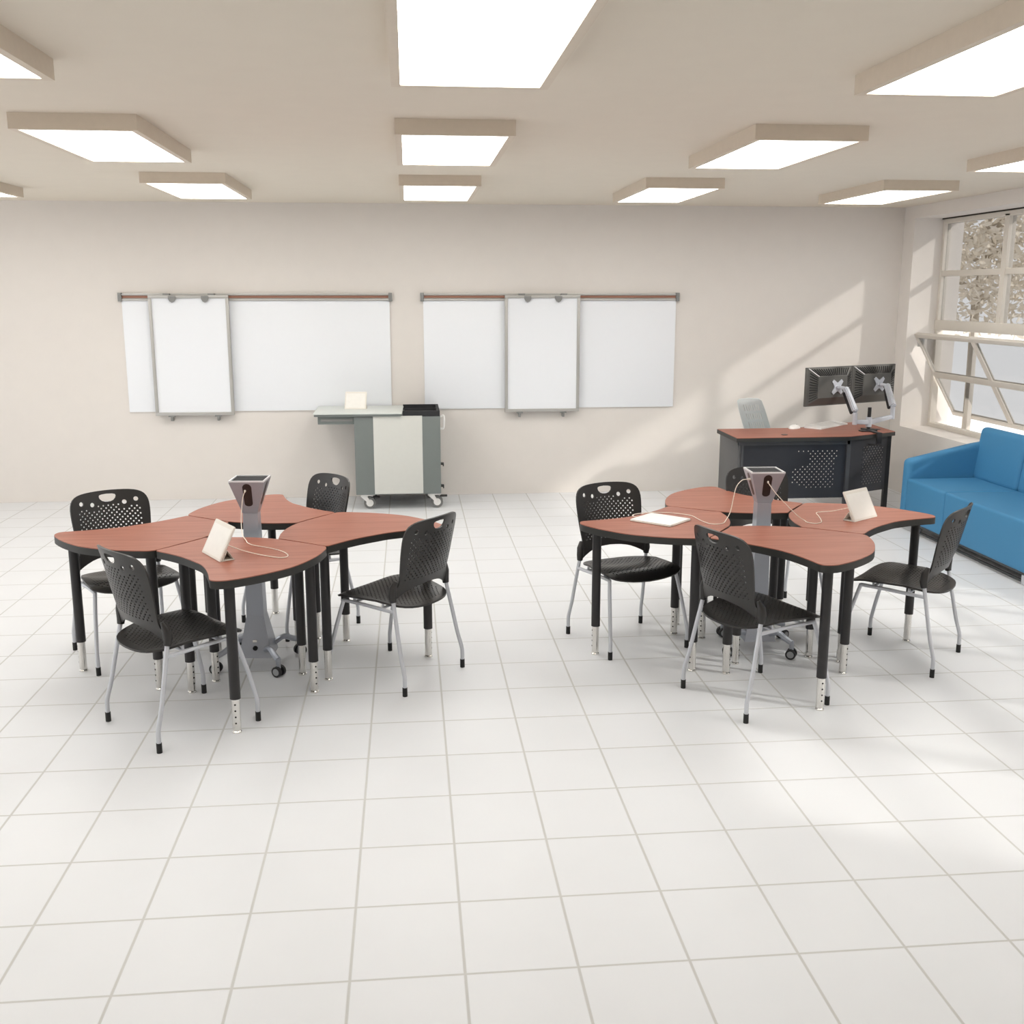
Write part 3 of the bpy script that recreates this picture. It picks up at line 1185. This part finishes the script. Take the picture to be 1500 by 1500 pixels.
# ------------------------------------------------------------------ student chairs
def build_chair():
    r = thing('student_chair', 'x', 'chair', (0, 0, 0), 0, 'black perforated student chairs')

    # seat shell
    def seat_fn(u, v):
        a = u / 0.235
        yy = v
        z = 0.468
        dish = max(0.0, 1 - a * a)
        z -= 0.030 * dish * math.exp(-((v + 0.10) / 0.14) ** 2)
        z -= 0.012 * max(0, abs(a) - 0.55) ** 2 * (1 if v > -0.05 else 0.4) * 3
        if v > 0.13:
            z -= 0.050 * ((v - 0.13) / 0.11) ** 2 * (1 - 0.25 * a * a)
        if v < -0.02:
            z -= 0.030 * ((-0.02 - v) / 0.23) ** 1.3
        return (u, yy, z)
    half = [(0.0, 0.240), (0.10, 0.236), (0.178, 0.224), (0.220, 0.20), (0.236, 0.165), (0.238, 0.11), (0.234, 0.03), (0.226, -0.06), (0.215, -0.12), (0.194, -0.18), (0.145, -0.228), (0.075, -0.250), (0.0, -0.255)]
    path = smooth_path([Vector((x, y, 0)) for x, y in half], 2)
    rt = [(p.x, p.y) for p in path]
    out = rt + [(-x, y) for x, y in rt[-2:0:-1]]
    holes = []
    for j in range(28):
        for i in range(-8, 9):
            x = i * 0.0275 + (0.01375 if j % 2 else 0)
            y = -0.205 + j * 0.0142
            if inside((x, y), out) and edge_dist((x, y), out) > 0.03:
                holes.append(circle(x, y, 0.0046, 5))
    m = MB()
    sheet(m, out, holes, seat_fn, 0.010, 0.030)
    m.make('seat', M['plast'], r, angle=50)

    # back shell
    def back_fn(u, w):
        z = 0.487 + w
        y = -0.165 - 0.20 * w - 0.05 * w * w
        y -= 0.050 * (1 - (u / 0.215) ** 2) * min(1, 0.45 + w / 0.3)
        return (u, y, z)
    hb = [(0.0, 0.400), (0.06, 0.399), (0.12, 0.396), (0.165, 0.388), (0.196, 0.370), (0.212, 0.338), (0.216, 0.29), (0.211, 0.21), (0.203, 0.14), (0.197, 0.095), (0.201, 0.06), (0.226, 0.030), (0.232, -0.002), (0.214, -0.012), (0.185, 0.004), (0.13, 0.028), (0.07, 0.040), (0.0, 0.044)]
    path = smooth_path([Vector((x, y, 0)) for x, y in hb], 2)
    rt = [(p.x, p.y) for p in path]
    out = rt + [(-x, y) for x, y in rt[-2:0:-1]]
    hh = [(0.0, 0.380), (0.030, 0.378), (0.044, 0.374), (0.047, 0.366), (0.043, 0.354), (0.031, 0.342), (0.015, 0.336), (0, 0.335)]
    handle = hh + [(-x, y) for x, y in hh[-2:0:-1]]
    holes = [handle]
    for sx in (-1, 1):
        holes.append(circle(sx * 0.150, 0.340, 0.0125, 12))
        holes.append(circle(sx * 0.088, 0.327, 0.0125, 12))
    for j in range(17):
        for i in range(-7, 8):
            x = i * 0.0275 + (0.01375 if j % 2 else 0)
            w = 0.088 + j * 0.0142
            if abs(x) > 0.172:
                continue
            if w > 0.30 and abs(abs(x) - 0.088) < 0.024:
                continue
            if w > 0.322 and abs(x) < 0.058:
                continue
            if w > 0.31 and abs(abs(x) - 0.150) < 0.024:
                continue
            holes.append(circle(x, w, 0.0050, 6))
    m = MB()
    sheet(m, out, holes, back_fn, 0.009, 0.030)
    m.make('backrest', M['plast'], r, angle=50)

    for sx in (-1, 1):
        b = MB()                                            # socket joining back and rear leg
        b.tube([(sx * 0.223, -0.168, 0.468), (sx * 0.223, -0.163, 0.50), (sx * 0.221, -0.167, 0.54), (sx * 0.210, -0.178, 0.575)], [0.0165, 0.021, 0.020, 0.010], 10)
        b.make('back_bracket', M['plast'], r)
        l = MB()
        l.tube(smooth_path([(sx * 0.250, -0.252, 0.03), (sx * 0.250, -0.252, 0.09), (sx * 0.249, -0.246, 0.125), (sx * 0.243, -0.225, 0.20), (sx * 0.235, -0.200, 0.32), (sx * 0.223, -0.167, 0.48)], 3), 0.0105, 10)
        leg = l.make('leg', M['silver'], r)
        g = MB()
        g.cyl((sx * 0.250, -0.252, 0.0), (sx * 0.250, -0.252, 0.046), 0.0125, 12)
        g.make('leg_cap', M['rubber'], leg)
        l = MB()
        l.tube(smooth_path([(sx * 0.250, 0.248, 0.03), (sx * 0.250, 0.248, 0.09), (sx * 0.249, 0.243, 0.125), (sx * 0.240, 0.222, 0.22), (sx * 0.227, 0.190, 0.34), (sx * 0.215, 0.165, 0.43)], 3), 0.0105, 10)
        leg = l.make('leg', M['silver'], r)
        g = MB()
        g.cyl((sx * 0.250, 0.248, 0.0), (sx * 0.250, 0.248, 0.046), 0.0125, 12)
        g.make('leg_cap', M['rubber'], leg)
        f = MB()
        f.tube([(sx * 0.216, 0.166, 0.428), (sx * 0.214, 0.03, 0.424), (sx * 0.226, -0.176, 0.418)], 0.010, 8)
        for y in (0.10, -0.09):
            f.tube([(sx * 0.213, y, 0.425), (sx * 0.203, y, 0.456)], 0.007, 6)
        f.make('side_rail', M['silver'], r)
    f = MB()
    for y in (0.10, -0.09):
        f.tube([(-0.212, y, 0.424), (0.212, y, 0.424)], 0.008, 8)
    f.make('cross_rails', M['silver'], r)
    return r


ch = build_chair()
chairs = [
    ('left', (-0.73, -2.24), 40, 'black perforated chair nearest the viewer at the left cluster, back towards us'),
    ('left', (2.20, -0.60), 142, 'black perforated chair on the right side of the left cluster, facing left'),
    ('left', (0.45, 2.10), 218, 'black perforated chair at the back of the left cluster, just left of the grey cart'),
    ('left', (-2.14, 0.69), -60, 'black perforated chair at the far left, facing us behind the left table'),
    ('right', (-0.70, -2.125), 21, 'black perforated chair nearest the viewer at the right cluster, back towards us'),
    ('right', (2.25, -0.60), 137, 'black perforated chair next to the blue sofa, facing left'),
    ('right', (0.92, 1.95), -82, 'black perforated chair in front of the teacher desk, half hidden by the silver tower'),
    ('right', (-2.06, 0.55), -71, 'black perforated chair on the left of the right cluster, behind the flat tablet'),
]
for i, (cl, (x, y), f, lab) in enumerate(chairs):
    o = ch if i == 0 else dup(ch, (0, 0, 0), 0, '')
    o.location = ((CLU[cl].x + x) * U, (CLU[cl].y + y) * U, 0)
    o.rotation_euler = (0, 0, math.radians(f - 90))
    o['label'] = lab


# ------------------------------------------------------------------ charging towers
def build_tower():
    r = thing('charging_tower', 'silver charging tower with one cable, standing inside the left table cluster', 'charging tower', (0, 0, 0), 0, 'silver charging towers')
    z0, z1, z2, z3 = 0.062, 0.285, 0.845, 1.024
    m = MB()
    m.frustum(0.088, 0.046, z0, z1)
    m.make('base', M['tower'], r)
    m = MB()
    m.frustum(0.046, 0.0385, z1 + 0.0005, z2 - 0.0005)
    m.make('column', M['tower'], r)
    m = MB()
    h0, h1 = 0.0385, 0.092
    m.frustum(h0, h1, z2, z3 - 0.004)
    head = m.make('head', M['tower'], r)
    m = MB()
    for lo, hi in (((-h1, -h1), (h1, -h1 + 0.008)), ((-h1, h1 - 0.008), (h1, h1)), ((-h1, -h1 + 0.008), (-h1 + 0.008, h1 - 0.008)), ((h1 - 0.008, -h1 + 0.008), (h1, h1 - 0.008))):
        m.box((lo[0], lo[1], z3 - 0.004), (hi[0], hi[1], z3 + 0.004))
    m.make('rim', M['towertop'], head)
    m = MB()
    m.box((-h1 + 0.008, -h1 + 0.008, z3 - 0.004), (h1 - 0.008, h1 - 0.008, z3 - 0.001))
    m.make('top_plate', M['dplate'], head)
    sl = math.atan2(h1 - h0, z3 - z2)
    for q in range(4):
        m = MB()
        pts = []
        for k in range(25):
            a = PI * k / 24
            pts.append((0.0235 * math.cos(a), 0.045 + 0.0235 * math.sin(a)))
        for k in range(25):
            a = PI + PI * k / 24
            pts.append((0.0215 * math.cos(a), -0.045 + 0.0215 * math.sin(a) * 0.8))
        zc = (z2 + z3) / 2 + 0.012
        hc = h0 + (h1 - h0) * (zc - z2) / (z3 - z2)
        R = Matrix.Rotation(q * PI / 2, 4, 'Z') @ Matrix.Translation((0, -hc, zc)) @ Matrix.Rotation(PI / 2 + sl, 4, 'X')
        m.prism(pts, -0.002, 0.0018, 0, R)
        m.make('outlet_panel', M['outlet'], head)
    m = MB()
    m.cyl((0.0, -0.0775, 0.115), (0.0, -0.084, 0.115), 0.013, 16)
    m.make('cord_port', M['slot'], r)
    m = MB()
    m.box((-0.014, -0.078, 0.146), (0.010, -0.068, 0.160), 0.003)
    m.make('latch', M['chrome'], r)
    for k in range(4):
        a = math.radians(-54 + 90 * k)
        d = Vector((math.cos(a), math.sin(a), 0))
        R0 = 0.72 * U
        m = MB()
        m.tube(smooth_path([d * 0.095 + Vector((0, 0, 0.105)), d * 0.15 + Vector((0, 0, 0.125)), d * 0.20 + Vector((0, 0, 0.105)), d * R0 + Vector((0, 0, 0.09))], 4), [0.016] * 13, 8)
        m.cyl(d * R0 + Vector((0, 0, 0.045)), d * R0 + Vector((0, 0, 0.098)), 0.012, 10)
        armo = m.make('caster_arm', M['tower'], r)
        t_ = Vector((-d.y, d.x, 0))
        s_a = math.radians((-118, -52, -80, -100)[k])
        s = Vector((math.cos(s_a), math.sin(s_a), 0))
        for sg in (-1, 1):
            w = MB()
            c = d * R0 + Vector((0, 0, 0.0285)) + s * sg * 0.017
            w.cyl(c - s * 0.008, c + s * 0.008, 0.0285, 20)
            w.make('caster_wheel', M['tyred'], armo)
            w = MB()
            w.cyl(c + s * sg * 0.007, c + s * sg * 0.0095, 0.019, 18)
            w.make('wheel_hub', M['hub'], armo)
    return r


tw = build_tower()
tw.location = (CLU['left'].x * U, CLU['left'].y * U, 0)
tw.rotation_euler = (0, 0, math.radians(-4))
tw2 = dup(tw, ((CLU['right'].x + 0.03) * U, CLU['right'].y * U, 0), math.radians(-3),
          'silver charging tower with two cables, standing inside the right table cluster')


# ------------------------------------------------------------------ tablets
def prop_tablet(a, b, lean, label, h=0.178, tube_w=0.062, name='tablet'):
    """a, b: ends of the lower edge on the surface (metres); lean: unit vector towards the stand"""
    a, b, ln = Vector(a), Vector(b), Vector(lean).normalized()
    base = (a + b) / 2
    r = thing(name, label, 'tablet', base, 0, 'tablets in cream folding cases')
    a, b = a - base, b - base
    up = (ln * 0.46 + Vector((0, 0, 0.89))).normalized()
    nrm = (b - a).normalized().cross(up)
    if nrm.dot(ln) < 0:
        nrm = -nrm
    th = 0.009
    z0 = Vector((0, 0, 0.001))

    def slab(p, q, u, h_, n, t):
        vs = [p, q, q + u * h_, p + u * h_]
        bb = bmesh.new()
        v1 = [bb.verts.new(v) for v in vs] + [bb.verts.new(v + n * t) for v in vs]
        for f in ((0, 1, 2, 3), (7, 6, 5, 4), (0, 4, 5, 1), (1, 5, 6, 2), (2, 6, 7, 3), (3, 7, 4, 0)):
            bb.faces.new([v1[i] for i in f])
        bmesh.ops.recalc_face_normals(bb, faces=bb.faces[:])
        bmesh.ops.bevel(bb, geom=bb.edges[:], offset=min(0.003, t * 0.4), segments=2, affect='EDGES')
        return bb
    m = MB()
    m.bm(slab(a + z0, b + z0, up, h, nrm, th))
    m.make('case', M['case'], r)
    e = (b - a).normalized()
    m = MB()
    m.bm(slab(a + e * 0.012 + up * 0.012 - nrm * 0.0015, b - e * 0.012 + up * 0.012 - nrm * 0.0015, up, h - 0.03, nrm, 0.003))
    m.make('back_cover', M['case2'], r)
    # folded cover: an open triangular tube behind the tablet
    p0 = nrm * (th + 0.002) + z0
    apex_h = tube_w
    m = MB()
    m.bm(slab(a + p0, b + p0, up, apex_h, nrm, 0.004))
    far = a + ln * (th + 0.062) + z0
    farb = b + ln * (th + 0.062) + z0
    ua = (a + p0 + up * apex_h) - far
    m.bm(slab(far, farb, ua.normalized(), ua.length, ln, 0.004))
    m.bm(slab(a + ln * (th + 0.006) + z0, b + ln * (th + 0.006) + z0, ln, 0.058, Vector((0, 0, 1)), 0.004))
    m.make('folded_stand', M['case'], r)
    return r


TZ = TOPZ * U


def cp(cl, x, y, z=TOPZ):
    return Vector(((CLU[cl].x + x) * U, (CLU[cl].y + y) * U, z * U))


prop_tablet(cp('left', -0.52, -1.40), cp('left', -0.16, -2.02), (0.865, 0.50, 0), 'cream tablet propped on the nearest table of the left cluster')
prop_tablet(cp('right', 1.44, -0.39), cp('right', 2.01, 0.01), (-0.575, 0.818, 0), 'cream tablet propped on the sofa-side table of the right cluster')
prop_tablet(T(-1.20, 19.10, 2.665), T(-0.60, 19.02, 2.665), (0.13, 0.99, 0), 'cream tablet propped on top of the grey storage cart')

fl = [(-2.10, 0.04), (-1.57, -0.48), (-1.20, 0.05), (-1.74, 0.54)]
cx_, cy_ = sum(p[0] for p in fl) / 4, sum(p[1] for p in fl) / 4
ft = thing('tablet', 'white tablet lying flat on the left table of the right cluster', 'tablet', cp('right', cx_, cy_))
e1 = Vector((fl[1][0] - fl[0][0], fl[1][1] - fl[0][1], 0)) * U
ang = math.atan2(e1.y, e1.x)
ft.rotation_euler = (0, 0, ang)
m = MB()
m.box((-0.128, -0.112, 0.001), (0.128, 0.112, 0.007), 0.0025)
m.make('case', M['case'], ft)
m = MB()
m.box((-0.126, -0.110, 0.007), (0.126, 0.110, 0.012), 0.002)
m.make('cover', M['white'], ft)


# ------------------------------------------------------------------ charging cables
def cable(label, pts, plug_a, plug_b=None):
    base = Vector(pts[0])
    r = thing('charging_cable', label, 'cable', base, 0, 'cream charging cables')
    path = smooth_path([Vector(p) - base for p in pts], 6)
    m = MB()
    m.tube(path, 0.0023, 6)
    m.make('cord', M['cable'], r)
    a, b = Vector(plug_a[0]) - base, Vector(plug_a[1]) - base
    m = MB()
    m.tube([a, a * 0.4 + b * 0.6, b], [0.0065, 0.006, 0.003], 8)
    m.make('plug', M['cable'], r)
    return r


def cc(cl, L):
    return [cp(cl, *p) for p in L]


zt = TOPZ + 0.009
L1 = [(-0.05, -0.245, 2.86), (-0.08, -0.30, 2.75), (-0.10, -0.34, 2.55), (-0.10, -0.42, 2.38), (-0.06, -0.60, 2.26), (0.02, -0.80, zt + 0.01), (0.06, -0.92, zt), (0.17, -1.08, zt), (0.44, -1.29, zt), (0.63, -1.50, zt), (0.73, -1.71, zt), (0.72, -1.84, zt), (0.62, -1.86, zt), (0.36, -1.72, zt + 0.01), (0.13, -1.78, 2.30), (-0.04, -1.95, 2.42)]
cable('cream cable from the left tower looping over the nearest table', cc('left', L1), (cp('left', -0.045, -0.20, 2.89), cp('left', -0.052, -0.25, 2.84)))
L2 = [(0.02, -0.245, 2.85), (0.15, -0.30, 2.67), (0.42, -0.30, 2.40), (0.56, -0.27, 2.28), (0.66, -0.24, zt + 0.01), (0.67, -0.34, zt), (0.76, -0.44, zt), (0.88, -0.38, zt), (0.95, -0.22, zt), (1.03, 0.08, zt), (1.09, 0.35, zt), (1.17, 0.38, zt + 0.01), (1.26, 0.10, 2.29), (1.37, -0.28, 2.42)]
cable('cream cable from the right tower to the propped tablet by the sofa', cc('right', L2), (cp('right', 0.025, -0.20, 2.89), cp('right', 0.02, -0.25, 2.84)))
L3 = [(-0.25, -0.05, 2.88), (-0.36, -0.08, 2.865), (-0.45, -0.09, 2.76), (-0.49, -0.09, 2.58), (-0.53, -0.09, 2.36), (-0.62, -0.16, 2.235), (-0.72, -0.30, zt), (-0.90, -0.32, zt), (-0.98, -0.15, zt), (-1.02, 0.10, zt), (-1.06, 0.34, zt), (-1.26, 0.55, zt), (-1.53, 0.65, zt), (-1.79, 0.63, zt), (-1.96, 0.55, zt), (-2.03, 0.44, zt), (-2.00, 0.34, zt), (-1.93, 0.30, zt)]
cable('cream cable from the right tower to the flat white tablet', cc('right', L3), (cp('right', -0.20, -0.05, 2.88), cp('right', -0.27, -0.055, 2.88)))
